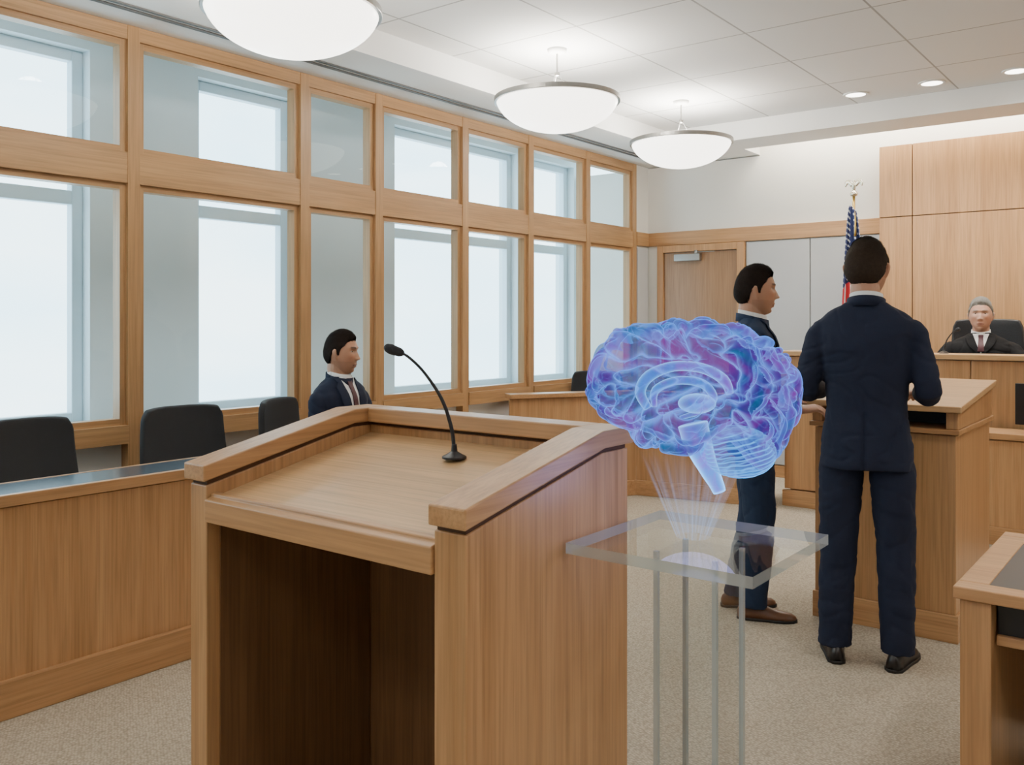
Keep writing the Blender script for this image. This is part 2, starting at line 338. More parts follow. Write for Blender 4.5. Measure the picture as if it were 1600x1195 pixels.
# ------------------------------------------------------------------ brain hologram
def holo(name,c_in,c_edge,c_mag,a0=.10,a1=.75,ga=.55,strength=1.6,pw_=1.5,c_teal=None):
    m,nt,b=newmat(name); L=nt.links; nt.nodes.remove(b); out=nt.nodes['Material Output']
    lw=N(nt,'ShaderNodeLayerWeight'); lw.inputs[0].default_value=.5
    fp_=N(nt,'ShaderNodeMath',operation='POWER'); fp_.inputs[1].default_value=pw_; L.new(lw.outputs['Facing'],fp_.inputs[0])
    at=N(nt,'ShaderNodeAttribute'); at.attribute_name='groove'
    tc=N(nt,'ShaderNodeTexCoord'); no=N(nt,'ShaderNodeTexNoise'); no.inputs['Scale'].default_value=9; no.inputs['Detail'].default_value=4; no.inputs['Distortion'].default_value=1.2
    L.new(tc.outputs['Object'],no.inputs['Vector'])
    mr=N(nt,'ShaderNodeMapRange'); mr.inputs['From Min'].default_value=.45; mr.inputs['From Max'].default_value=.60; L.new(no.outputs['Fac'],mr.inputs[0])
    m1=N(nt,'ShaderNodeMix',data_type='RGBA'); m1.inputs[6].default_value=(*c_in,1); m1.inputs[7].default_value=(*c_mag,1); L.new(mr.outputs[0],m1.inputs[0])
    mr2=N(nt,'ShaderNodeMapRange'); mr2.inputs['From Min'].default_value=.46; mr2.inputs['From Max'].default_value=.38; L.new(no.outputs['Fac'],mr2.inputs[0])
    m1b=N(nt,'ShaderNodeMix',data_type='RGBA'); L.new(mr2.outputs[0],m1b.inputs[0]); L.new(m1.outputs[2],m1b.inputs[6]); m1b.inputs[7].default_value=(*(c_teal or c_in),1)
    ed=N(nt,'ShaderNodeMath',operation='MAXIMUM'); L.new(fp_.outputs[0],ed.inputs[0]); L.new(at.outputs['Fac'],ed.inputs[1])
    m2=N(nt,'ShaderNodeMix',data_type='RGBA'); L.new(m1b.outputs[2],m2.inputs[6]); m2.inputs[7].default_value=(*c_edge,1); L.new(ed.outputs[0],m2.inputs[0])
    em=N(nt,'ShaderNodeEmission'); L.new(m2.outputs[2],em.inputs[0]); em.inputs[1].default_value=strength
    q=N(nt,'ShaderNodeMath',operation='MULTIPLY_ADD'); L.new(fp_.outputs[0],q.inputs[0]); q.inputs[1].default_value=a1; q.inputs[2].default_value=a0
    q2=N(nt,'ShaderNodeMath',operation='MULTIPLY_ADD'); L.new(at.outputs['Fac'],q2.inputs[0]); q2.inputs[1].default_value=ga; L.new(q.outputs[0],q2.inputs[2]); q2.use_clamp=True
    tr=N(nt,'ShaderNodeBsdfTransparent'); mx=N(nt,'ShaderNodeMixShader')
    L.new(q2.outputs[0],mx.inputs[0]); L.new(tr.outputs[0],mx.inputs[1]); L.new(em.outputs[0],mx.inputs[2]); L.new(mx.outputs[0],out.inputs['Surface'])
    return m
HB=holo('hologram_cortex',(.050,.030,.40),(.22,.70,2.3),(.24,.012,.40),.50,.40,.28,1.0,2.0,(.010,.13,.34))
HC=holo('hologram_cerebellum',(.03,.12,.60),(.18,1.0,2.4),(.14,.05,.6),.40,.5,.5,1.0)
HS=holo('hologram_inner',(.04,.34,1.3),(.5,1.7,3.4),(.30,.12,1.0),.55,.42,.3,1.4)
def sm(t): t=max(0,min(1,t)); return t*t*(3-2*t)
def sphere_mesh(sub,fn,name):
    bm=bmesh.new(); bmesh.ops.create_icosphere(bm,subdivisions=sub,radius=1)
    gs=[]
    for v in bm.verts:
        p,g=fn(v.co.normalized()); v.co=p; gs.append(g)
    me=bpy.data.meshes.new(name); bm.to_mesh(me); bm.free()
    at=me.attributes.new('groove','FLOAT','POINT'); at.data.foreach_set('value',gs)
    return me
def cortex(d):
    x,y,z=.260*d.x,.165*d.y,.176*d.z
    if z>0: z*=1-.03*sm((abs(x)-.1)/.15)+.22*sm((x-.10)/.10)
    else:
        f=.74+.18*sm((.165-x)/.04)-.16*sm((.02-x)/.06)+.75*sm((-.08-x)/.10)
        z*=f; y*=1-.10*sm(-d.z)
    p=V((x,y,z)); 
    wv=noise.noise_vector(p*8)*1.3
    q=p*16.5+wv
    n=noise.noise(q); n2=noise.noise(q*2.0+V((7,3,1)))
    g=math.exp(-(abs(n)/.045)**1.3); g2=math.exp(-(n2/.035)**2)*.16
    bul=(1-math.exp(-(abs(n)/.16)**1.0)); bul2=1-math.exp(-abs(n2)/.15)
    ax,az,bx,bz=.15,-.085,-.06,.0
    t=max(0,min(1,((x-ax)*(bx-ax)+(z-az)*(bz-az))/((bx-ax)**2+(bz-az)**2)))
    ds=math.hypot(x-ax-(bx-ax)*t,z-az-(bz-az)*t)
    sy=math.exp(-(ds/.008)**2)*(1 if abs(d.y)>.4 else 0)
    mid=math.exp(-(y/.007)**2)*(1 if d.z>-.2 else 0)
    dep=.030*(1-bul)+.004*(1-bul2)+.02*sy+.026*mid
    G=max(g*.75,g2,sy*.7,mid*.6)
    return p*1.01-d*dep,min(1,G)
def cblm(d):
    x,y,z=.088*d.x,.11*d.y,.062*d.z
    w=math.sin((z+.25*x+.004*noise.noise(V((x,y,z))*30))*math.pi*2/.0115)
    g=max(0,-w)**2
    mid=math.exp(-(y/.008)**2)
    return V((x,y,z))-d*(.003*g+.012*mid)+V((-.108,0,-.150)),g*.8
bo=(-.975,1.965,1.338)
br=thing('brain_hologram',bo,math.radians(217.8),label='glowing translucent blue and purple brain hologram above acrylic stand',category='hologram')
m_=sphere_mesh(8,cortex,'cerebrum'); mk('cerebrum',m_,[HB],br,smooth=True)
m_=sphere_mesh(7,cblm,'cerebellum'); mk('cerebellum',m_,[HC],br,smooth=True,label='cyan glowing cerebellum with fine folds')
mk('brain_stem',MB().tube([(.0,0,-.085),(-.012,0,-.13),(-.035,0,-.185),(-.055,0,-.225),(-.064,0,-.247)],[.036,.034,.024,.018,.015],side=(0,1,0),n=24),[HS],br,smooth=True,label='pale blue glowing brain stem')
k=.00154
def px(pts): return [((1080-a)*k,0,(610-b)*k) for a,b in pts]
mk('corpus_callosum',MB().tube(px([(1010,640),(998,615),(1012,590),(1050,575),(1095,578),(1128,596),(1138,618)]),[.010,.013,.014,.012,.012,.013,.009],side=(0,1,0),n=16,sub=5),[HS],br,smooth=True)
mk('lateral_ventricle',MB().tube(px([(1020,638),(1022,612),(1055,597),(1095,602),(1112,625),(1090,645),(1060,655)]),[.006,.010,.010,.011,.010,.008,.004],side=(0,1,0),n=14,sub=5),[HS],br,smooth=True)
def thal(d): return V((.045*d.x-.01,.04*d.y,.024*d.z-.035)),0.0
m_=sphere_mesh(4,thal,'thalamus'); mk('thalamus',m_,[HS],br,smooth=True)
def beam_mat():
    m,nt,b=newmat('projection_beam'); L=nt.links; nt.nodes.remove(b); out=nt.nodes['Material Output']
    uv=N(nt,'ShaderNodeUVMap'); sp=N(nt,'ShaderNodeSeparateXYZ'); L.new(uv.outputs[0],sp.inputs[0])
    mp=N(nt,'ShaderNodeCombineXYZ'); mu=N(nt,'ShaderNodeMath',operation='MULTIPLY'); mu.inputs[1].default_value=40; L.new(sp.outputs[0],mu.inputs[0]); L.new(mu.outputs[0],mp.inputs[0])
    no=N(nt,'ShaderNodeTexNoise'); no.inputs['Scale'].default_value=1; L.new(mp.outputs[0],no.inputs['Vector'])
    mr=N(nt,'ShaderNodeMapRange'); mr.inputs['From Min'].default_value=.40; mr.inputs['From Max'].default_value=.80; L.new(no.outputs['Fac'],mr.inputs[0])
    fd=N(nt,'ShaderNodeMapRange'); fd.inputs['To Min'].default_value=.45; fd.inputs['To Max'].default_value=.0; L.new(sp.outputs[1],fd.inputs[0])
    a=N(nt,'ShaderNodeMath',operation='MULTIPLY'); L.new(mr.outputs[0],a.inputs[0]); L.new(fd.outputs[0],a.inputs[1])
    em=N(nt,'ShaderNodeEmission'); em.inputs[0].default_value=(.42,.60,1,1); em.inputs[1].default_value=1.5
    tr=N(nt,'ShaderNodeBsdfTransparent'); mx=N(nt,'ShaderNodeMixShader'); L.new(a.outputs[0],mx.inputs[0]); L.new(tr.outputs[0],mx.inputs[1]); L.new(em.outputs[0],mx.inputs[2]); L.new(mx.outputs[0],out.inputs['Surface'])
    return m
bm=bmesh.new(); uvl=bm.loops.layers.uv.new('UVMap'); n=48
r0=[];r1=[]
for i in range(n+1):
    a=2*math.pi*i/n
    r0.append(bm.verts.new((.04*math.cos(a),.04*math.sin(a),-.354))); r1.append(bm.verts.new((.13*math.cos(a),.10*math.sin(a),-.15)))
for i in range(n):
    f=bm.faces.new([r0[i],r0[i+1],r1[i+1],r1[i]])
    for l,u in zip(f.loops,((i/n,0),((i+1)/n,0),((i+1)/n,1),(i/n,1))): l[uvl].uv=u
me=bpy.data.meshes.new('light_beam'); bm.to_mesh(me); bm.free()
mk('light_beam',me,[beam_mat()],br,smooth=True,label='faint fan of bluish light rays')
lg=bpy.data.lights.new('hologram_light','POINT'); lg.energy=2.2; lg.color=(.40,.42,1); lg.shadow_soft_size=.12
lo=bpy.data.objects.new('hologram_light',lg); COL.objects.link(lo); lo.parent=br; lo.location=(0,0,-.22)
# ------------------------------------------------------------------ lawyer lectern
o=(-1.25,4.95,0)
lc=thing('lectern',o,label='oak lawyer lectern with sloped top and dark open shelf',category='lectern')
X0,X1,Y0,Y1=-1.59,-.913,4.55,5.38
mk('lectern_body',MB().box(X0+.01,X1-.01,Y0+.01,Y1-.01,.13,.965),[WZ],lc,o,bevel=.003)
mk('base_board',MB().box(X0,X1,Y0,Y1,0,.13),[WX_],lc,o,bevel=.003)
mk('shelf_board',MB().box(X0-.01,X1+.01,Y0-.02,Y1,.972,.995),[WX_],lc,o,bevel=.003)
chk=[(Y0,.996),(Y1,.996),(Y1,1.15),(Y0,1.072)]
mk('shelf_cheek',MB().prism(chk,X0,X0+.05),[WZ],lc,o,bevel=.002)
mk('shelf_cheek',MB().prism(chk,X1-.05,X1),[WZ],lc,o,bevel=.002)
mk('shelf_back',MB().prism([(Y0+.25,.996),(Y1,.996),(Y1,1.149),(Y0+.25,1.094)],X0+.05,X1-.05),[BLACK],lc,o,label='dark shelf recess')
mk('sloped_top',MB().prism([(Y0-.03,1.075),(Y1+.02,1.155),(Y1+.02,1.185),(Y0-.03,1.105)],X0-.02,X1+.02),[BX],lc,o,bevel=.004)
# ------------------------------------------------------------------ judge bench
o=(-1.1,7.3,0)
jb=thing('judge_bench',o,label='long raised oak judge bench with panelled front',category='judge bench')
fr=MB()
xs=[-2.73,-1.6,-1.35,-.6,.2,1.0,1.8]
for i in range(len(xs)-1): fr.box(xs[i]+.003,xs[i+1]-.003,7.15,7.18,.14,1.215)
fr.box(-2.73,-2.70,7.18,7.5,.14,1.215)
mk('front_panel',fr,[WZ],jb,o,bevel=.002)
mk('bench_core',MB().box(-2.69,1.8,7.181,7.23,0,1.21),[GROOVE],jb,o)
mk('base_board',MB().box(-2.74,1.8,7.13,7.181,0,.13),[WX_],jb,o,bevel=.003)
mk('bench_top',MB().box(-2.76,1.8,7.11,7.42,1.222,1.26),[BX],jb,o,bevel=.004)
mk('floor_platform',MB().box(-2.0,1.8,7.235,8.30,.0,.22),[CARPET],**ST).name='floor.001'
o=(-.4,6.95,0)
cd=thing('clerk_desk',o,label='low oak clerk desk in front of judge bench',category='desk')
mk('front_panel',MB().box(-1.28,1.2,6.75,6.78,.12,.70).box(-1.28,-1.25,6.78,7.08,.12,.70),[WZ],cd,o,bevel=.002)
mk('base_board',MB().box(-1.29,1.2,6.735,7.08,0,.12),[WX_],cd,o,bevel=.003)
mk('desk_top',MB().box(-1.31,1.2,6.72,7.10,.71,.75),[WX_],cd,o,bevel=.003)
o=(-.78,6.92,.75)
mo=thing('computer_monitor',o,label='black flat computer monitor on clerk desk',category='monitor')
mk('screen',MB().box(-1.03,-.50,6.90,6.925,.80,1.08),[SCREEN],mo,o,bevel=.004)
mk('monitor_stand',MB().box(-.80,-.74,6.93,6.95,.76,.95).box(-.90,-.64,6.87,7.0,.75,.762),[BLACK],mo,o,bevel=.002)
def poly_wall(P,t,z0,z1,m,mb,off=0):
    for (a,b_) in zip(P[:-1],P[1:]):
        a=V(a);b_=V(b_);dr=(b_-a).normalized();nn=V((dr.y,-dr.x))
        a0=a+nn*off;b0=b_+nn*off
        q=[a0,b0,b0-nn*t,a0-nn*t]
        mb.prism([(p.x,p.y) for p in q],z0,z1,'z',m)
P=[(-4.52,5.80),(-3.90,6.78),(-2.76,7.0)]
o=(-3.98,6.78,0)
wd=thing('witness_desk',o,label='low angled oak desk rail beside judge bench',category='desk')
mb=MB(); poly_wall(P,.03,.13,.86,0,mb); mk('front_panel',mb,[WZ],wd,o,bevel=.002)
mb=MB(); poly_wall(P,.05,0,.13,0,mb,.012); mk('base_board',mb,[WX_],wd,o,bevel=.003)
mb=MB(); poly_wall(P,.16,.865,.90,0,mb,.03); mk('desk_top',mb,[WX_],wd,o,bevel=.003)
# ------------------------------------------------------------------ counsel table
o=(.2,3.2,0)
tb=thing('counsel_table',o,label='oak counsel table with dark inlaid top and kneehole',category='table')
mk('table_edge',MB().box(-.57,1.0,2.775,2.85,.715,.75).box(-.57,1.0,3.54,3.61,.715,.75).box(-.57,-.49,2.85,3.54,.715,.75).box(.92,1.0,2.85,3.54,.715,.75),[WX_],tb,o,bevel=.003)
mk('table_inlay',MB().box(-.49,.92,2.85,3.54,.72,.748),[DESKIN],tb,o,label='charcoal inlaid writing surface')
mk('leg_panel',MB().box(-.555,-.475,2.79,3.6,0,.712),[WZ],tb,o,bevel=.003)
mk('leg_panel',MB().box(.90,.985,2.79,3.6,0,.712),[WZ],tb,o,bevel=.003)
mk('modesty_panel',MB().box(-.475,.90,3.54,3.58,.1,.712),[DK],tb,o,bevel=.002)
mk('drawer',MB().box(-.47,.895,2.86,3.5,.60,.70),[BLACK],tb,o,bevel=.002,label='dark recessed drawer box')
mk('keyboard_shelf',MB().box(-.47,.895,2.84,2.87,.585,.612),[WX_],tb,o,bevel=.002)
# ------------------------------------------------------------------ pendants
pl=thing('pendant_lamp',(-3.40,6.64,3.30),label='white glass bowl pendant lamp with metal rim',category='pendant lamp',group='bowl pendant lamps')
R=.405; prof=[]
for i in range(15):
    a=i/14*math.pi/2*.92
    prof.append((R*math.sin(a)/math.sin(math.pi/2*.92),-.545+.205*(1-math.cos(a))/(1-math.cos(math.pi/2*.92))))
inner=[(max(0,r-.006),z+.006) for r,z in prof[::-1]]
mk('lamp_shade',MB().lathe(prof+inner,n=72),[LAMP],pl,smooth=True,label='opal white glass bowl shade')
mk('shade_rim',MB().lathe([(R-.008,-.354),(R+.013,-.354),(R+.013,-.322),(R-.008,-.322)],n=72,closed=True),[METAL],pl,bevel=.003)
mk('canopy',MB().lathe([(0,0),(.065,0),(.062,-.018),(.04,-.03),(0,-.03)],n=32),[WHITE],pl,smooth=True)
mb=MB(); mb.tube([(0,0,-.02),(0,0,-.16)],[.006,.006],n=10); mb.lathe([(0,-.15),(.018,-.155),(.018,-.175),(0,-.18)],n=16)
mk('stem',mb,[METAL],pl)
for i in range(3):
    a=2*math.pi*i/3+.5
    mk('suspension_rod',MB().tube([(.01*math.cos(a),.01*math.sin(a),-.165),(.17*math.cos(a),.17*math.sin(a),-.46)],[.0028,.0028],side=(0,0,1),n=8),[METAL],pl)
lt=bpy.data.lights.new('lamp_bulb','POINT'); lt.energy=40; lt.color=(1,.94,.86); lt.shadow_soft_size=.1
lb=bpy.data.objects.new('lamp_bulb',lt); COL.objects.link(lb); lb.parent=pl; lb.location=(0,0,-.30)
for y in (4.87,2.70,.6): copy_thing(pl,(-3.40,y,3.30))
dl=thing('recessed_downlight',(-2.20,7.28,3.30),label='round recessed ceiling downlight',category='ceiling light',group='recessed downlights')
mk('trim_ring',MB().lathe([(.075,0),(.095,0),(.095,-.008),(.075,-.008)],n=36,closed=True),[WHITE],dl)
mk('lens',MB().lathe([(0,-.004),(.075,-.004),(.075,-.001),(0,-.001)],n=36),[DL],dl)
sp=bpy.data.lights.new('downlight_bulb','SPOT'); sp.energy=112; sp.color=(1,.94,.86); sp.spot_size=2.5; sp.spot_blend=.8; sp.shadow_soft_size=.15
so=bpy.data.objects.new('downlight_bulb',sp); COL.objects.link(so); so.parent=dl; so.location=(0,0,-.02)
for x,y in ((-1.64,7.28),(-1.08,7.30),(-.5,7.3),(.6,5.2),(.6,3.0),(.6,.8),(-1.4,-.8),(1.9,4.0),(1.9,1.6),(-.2,-1.2)): copy_thing(dl,(x,y,3.30))  # all but the back row are unseen lamps, added to lift the room light
al=bpy.data.lights.new('cove_light','AREA'); al.shape='RECTANGLE'; al.size=6.2; al.size_y=.05; al.energy=135; al.color=(1,.91,.76)
ao=bpy.data.objects.new('cove_light',al); COL.objects.link(ao); ao.location=(-.2,8.12,3.55); ao.rotation_euler=(math.radians(30),0,0)
# ------------------------------------------------------------------ chairs
def chair(loc,rot,label,H=1.045,mt=None,W=.26):
    mt=mt or MESHB
    t=thing('office_chair',loc,rot,label=label,category='office chair')
    rows=[];zb=.56;nv=14
    for i in range(nv+1):
        v=i/nv; z=zb+(H-zb)*v; w=W*(1-.12*v)
        if v>.86: w*=1-.10*((v-.86)/.14)**2.5
        if v<.12: w*=1-.10*((.12-v)/.12)**2
        rows.append([(u*w/8,-.235-.07*v+.045*(u/8)**2-.02*math.sin(v*math.pi),z-(.012*(abs(u)/8)**4 if v>.9 else 0)) for u in range(-8,9)])
    mk('backrest',MB().grid(rows),[mt],t,solid=.035,bevel=.01,smooth=True)
    rows=[]
    for i in range(11):
        v=i/10; y=-.22+.43*v; w=.235*(1-.08*abs(2*v-1)**4)
        rows.append([(u*w/8,y,.475+.012*(abs(u)/8)**3-.02*max(0,(v-.8)/.2)**2) for u in range(-8,9)])
    mk('seat',MB().grid(rows),[mt],t,solid=.06,bevel=.015,smooth=True)
    mk('back_support',MB().tube([(0,-.10,.44),(0,-.26,.45),(0,-.30,.56),(0,-.315,.72)],[(.035,.012)]*4,n=10),[BLACK],t,smooth=True)
    mk('gas_column',MB().lathe([(0,.10),(.028,.10),(.028,.30),(.018,.30),(.018,.44),(0,.44)],n=20),[BLACK],t)
    for i in range(5):
        a=2*math.pi*i/5+math.pi*1.5; c,s=math.cos(a),math.sin(a)
        mk('base_leg',MB().tube([(0,0,.105),(.13*c,.13*s,.10),(.22*c,.22*s,.075)],[(.026,.02),(.022,.016),(.016,.012)],side=(-s,c,0),n=10),[BLACK],t,smooth=True)
        mk('caster',MB().tube([(.22*c+.02*s,.22*s-.02*c,.031),(.22*c-.02*s,.22*s+.02*c,.031)],[.029,.029],side=(c,s,0),n=16).tube([(.22*c,.22*s,.03),(.22*c,.22*s,.075)],[.009,.009],n=8),[BLACK],t,smooth=False)
    for sx in (-1,1):
        mk('armrest',MB().tube([(sx*.20,.0,.45),(sx*.265,.0,.47),(sx*.27,-.01,.56),(sx*.27,-.01,.655)],[(.012,.022)]*4,side=(1,0,0),n=10).box(sx*.27-.028,sx*.27+.028,-.13,.11,.655,.685),[BLACK],t,bevel=.004)
    return t
ch=chair((-4.10,1.93,0),math.radians(-90+4),'black mesh-back swivel office chair behind the jury rail'); ch['group']='jury box office chairs'
copy_thing(ch,(-4.10,2.72,0),math.radians(-90-3))
copy_thing(ch,(-4.10,3.46,0),math.radians(-64),'black mesh-back swivel office chair holding the seated man')
copy_thing(ch,(-4.33,6.72,0),math.radians(-160),'black office chair behind the low angled desk')
jc=chair((-1.40,7.88,.22),math.radians(183),'high black leather judge chair behind the bench',H=1.30,mt=LEATH,W=.29)
# ------------------------------------------------------------------ flag
fx,fy=-2.47,8.12
def flagmat():
    m,nt,b=newmat('striped_flag_cloth'); L=nt.links
    uv=N(nt,'ShaderNodeUVMap'); s=N(nt,'ShaderNodeSeparateXYZ'); L.new(uv.outputs[0],s.inputs[0])
    mu=N(nt,'ShaderNodeMath',operation='MULTIPLY'); mu.inputs[1].default_value=6.5; L.new(s.outputs[0],mu.inputs[0])
    fc=N(nt,'ShaderNodeMath',operation='FRACT'); L.new(mu.outputs[0],fc.inputs[0])
    gt=N(nt,'ShaderNodeMath',operation='GREATER_THAN'); gt.inputs[1].default_value=.5; L.new(fc.outputs[0],gt.inputs[0])
    mx=N(nt,'ShaderNodeMix',data_type='RGBA'); mx.inputs[6].default_value=(.50,.012,.02,1); mx.inputs[7].default_value=(.75,.74,.72,1); L.new(gt.outputs[0],mx.inputs[0])
    vo=N(nt,'ShaderNodeTexVoronoi'); vo.inputs['Scale'].default_value=1; vo.inputs['Randomness'].default_value=0
    mp=N(nt,'ShaderNodeMapping'); mp.inputs['Scale'].default_value=(11,26,1); L.new(uv.outputs[0],mp.inputs[0]); L.new(mp.outputs[0],vo.inputs['Vector'])
    ls=N(nt,'ShaderNodeMath',operation='LESS_THAN'); ls.inputs[1].default_value=.20; L.new(vo.outputs['Distance'],ls.inputs[0])
    bl=N(nt,'ShaderNodeMix',data_type='RGBA'); bl.inputs[6].default_value=(.008,.016,.085,1); bl.inputs[7].default_value=(.65,.65,.65,1); L.new(ls.outputs[0],bl.inputs[0])
    ad=N(nt,'ShaderNodeMath',operation='MULTIPLY_ADD'); L.new(s.outputs[0],ad.inputs[0]); ad.inputs[1].default_value=-.30; L.new(s.outputs[1],ad.inputs[2])
    g2=N(nt,'ShaderNodeMath',operation='GREATER_THAN'); g2.inputs[1].default_value=.42; L.new(ad.outputs[0],g2.inputs[0])
    fm=N(nt,'ShaderNodeMix',data_type='RGBA'); L.new(g2.outputs[0],fm.inputs[0]); L.new(mx.outputs[2],fm.inputs[6]); L.new(bl.outputs[2],fm.inputs[7])
    L.new(fm.outputs[2],b.inputs['Base Color']); b.inputs['Roughness'].default_value=.7; return m
fl=thing('flag_on_pole',(fx,fy,0),label='draped stars and stripes flag on brass pole with eagle finial',category='flag')
mk('pole',MB().tube([(0,0,.05),(0,0,2.62)],[.013,.012],n=14),[GOLD],fl,smooth=True)
mk('pole_base',MB().lathe([(0,0),(.15,0),(.15,.02),(.06,.05),(.03,.12),(.018,.14),(0,.14)],n=36),[GOLD],fl)
eg=MB(); eg.lathe([(0,2.60),(.03,2.61),(.034,2.63),(.02,2.655),(0,2.66)],n=20)
eg.tube([(0,0,2.655),(0,.0,2.70),(0,-.006,2.735),(.012,-.014,2.745)],[.012,.019,.011,.004],n=12)
for sx in (-1,1): eg.tube([(sx*.01,0,2.70),(sx*.04,.0,2.735),(sx*.062,.0,2.73),(sx*.072,.0,2.695)],[(.018,.006),(.022,.006),(.018,.005),(.004,.003)],side=(0,0,1),n=10)
mk('eagle_finial',eg,[SILV],fl,smooth=True,label='silvery eagle finial with spread wings')
bm=bmesh.new(); uvl=bm.loops.layers.uv.new('UVMap'); nu,nv=60,40; G=[]
for j in range(nv+1):
    v=j/nv; row=[]
    for i in range(nu+1):
        u=i/nu; sp_=.04+.17*(1-v)**.6
        x=-.012+sp_*(u-.38)*1.25+.010*math.sin(u*30); y=-.02-.035*math.sin(u*math.pi*7)*(.4+.6*(1-v))
        z=1.25+1.28*v-.18*u*v*(1-v)-.05*u
        row.append(bm.verts.new((x,y,z)))
    G.append(row)
for j in range(nv):
    for i in range(nu):
        f=bm.faces.new([G[j][i],G[j][i+1],G[j+1][i+1],G[j+1][i]])
        for l,(a,b_) in zip(f.loops,((i,j),(i+1,j),(i+1,j+1),(i,j+1))): l[uvl].uv=(a/nu,b_/nv)
me=bpy.data.meshes.new('flag_cloth'); bm.to_mesh(me); bm.free()
mk('flag_cloth',me,[flagmat()],fl,smooth=True,solid=.003,label='blue starred canton with red and white stripes')
mk('flag_cord',MB().tube([(.0,-.02,2.56),(.02,-.03,2.45),(.025,-.04,2.25)],[.006,.006,.012],n=8),[GOLD],fl,smooth=True)
# ------------------------------------------------------------------ people
def skinmat():
    m,nt,b=newmat('skin'); L=nt.links
    at=N(nt,'ShaderNodeAttribute'); at.attribute_name='Col'; L.new(at.outputs['Color'],b.inputs['Base Color'])
    b.inputs['Roughness'].default_value=.5; b.inputs['Subsurface Weight'].default_value=.12; b.inputs['Subsurface Radius'].default_value=(.02,.008,.004); b.inputs['Subsurface Scale'].default_value=.3
    tc=N(nt,'ShaderNodeTexCoord'); n2=N(nt,'ShaderNodeTexNoise'); n2.inputs['Scale'].default_value=180; L.new(tc.outputs['Object'],n2.inputs['Vector'])
    bp=N(nt,'ShaderNodeBump'); bp.inputs['Strength'].default_value=.08; bp.inputs['Distance'].default_value=.003; L.new(n2.outputs['Fac'],bp.inputs['Height']); L.new(bp.outputs['Normal'],b.inputs['Normal'])
    return m
SKIN=skinmat()
def cloth(name,c): return simple(name,c,.85,bs=22,bstr=.22,var=.18,spec=.25,vs=400)
NAVY=cloth('navy_suit_wool',(.014,.019,.040)); NAVY2=cloth('blue_navy_suit_wool',(.019,.033,.070)); ROBE=cloth('black_robe',(.007,.007,.008))
SHIRT=simple('white_shirt',(.78,.78,.78),.8,var=.02); TIE=simple('dark_red_tie',(.06,.012,.018),.55); TIE2=simple('burgundy_tie',(.06,.011,.018),.55)
def hairmat(name,c): return simple(name,c,.75,bs=150,bstr=.2,var=.35,vs=90,spec=.2)
HDARK=hairmat('dark_brown_hair',(.018,.010,.007)); HBR=hairmat('brown_hair',(.040,.026,.017)); HGR=hairmat('grey_hair',(.27,.26,.24))
SHB=simple('black_leather_shoe',(.012,.010,.010),.3); SHBR=simple('brown_leather_shoe',(.13,.055,.025),.35); SOLE=simple('shoe_sole',(.01,.008,.007),.6)
EYEW=simple('eye_white',(.50,.47,.45),.2); IRIS=simple('iris_dark',(.03,.018,.01),.15)
def head_pt(d,feat=True):
    x,y,z=d.x*.077,d.y*.098,d.z*.12
    if d.z<0:
        az=min(.995,abs(d.z)); kk=min(1.75,(1-az**3)**(1/3)/math.sqrt(1-az*az))
        fb=sm((d.y+.25)/.6); kk=1+(kk-1)*fb
        x*=kk; y*=kk; t=-d.z
        x*=1-.33*t**1.6
        if y<0: y*=1-.32*sm((t-.25)/.6)
        else: y*=1-.04*t
    if y>0: y*=.93
    if feat and d.y>.15:
        g=lambda X,Z,sx,sz: math.exp(-((abs(x)-X)/sx)**2-((z-Z)/sz)**2)
        g0=lambda Z,sx,sz: math.exp(-(x/sx)**2-((z-Z)/sz)**2)
        pz=0
        if z<.018: pz=sm((.018-z)/.058)**.85
        if z<-.031: pz*=1-sm((-.031-z)/.011)
        y+=.021*math.exp(-(x/.0105)**2)*pz
        y+=.003*math.exp(-(x/.012)**2-((z+.026)/.007)**2)
        y+=.008*g(.012,-.031,.0065,.0075)
        y-=.012*g(.030,.012,.016,.010)
        y+=.006*g(.026,.031,.022,.008)
        y+=.005*g(.046,-.016,.016,.014)
        y-=.004*g(.040,-.052,.014,.018)
        lipw=sm((.028-abs(x))/.014)
        y+=lipw*(.0060*math.exp(-((z+.061)/.005)**2)+.0065*math.exp(-((z+.0735)/.0055)**2)-.0035*math.exp(-((z+.0672)/.002)**2))
        y-=.005*g0(-.084,.02,.006); y+=.010*g0(-.103,.020,.013)
        y-=.003*g0(.012,.010,.010)
    return V((x,y,z))
def lerp_t(tab,x):
    if x<=tab[0][0]: return tab[0][1]
    for (a,b_),(c_,d_) in zip(tab[:-1],tab[1:]):
        if x<=c_: return b_+(d_-b_)*(x-a)/(c_-a)
    return tab[-1][1]
HL=[(-.11,-.078),(-.05,-.072),(-.034,-.04),(-.024,.0),(-.012,.014),(0,.008),(.004,-.018),(.016,-.018),(.022,.016),(.040,.036),(.058,.062),(.10,.072)]
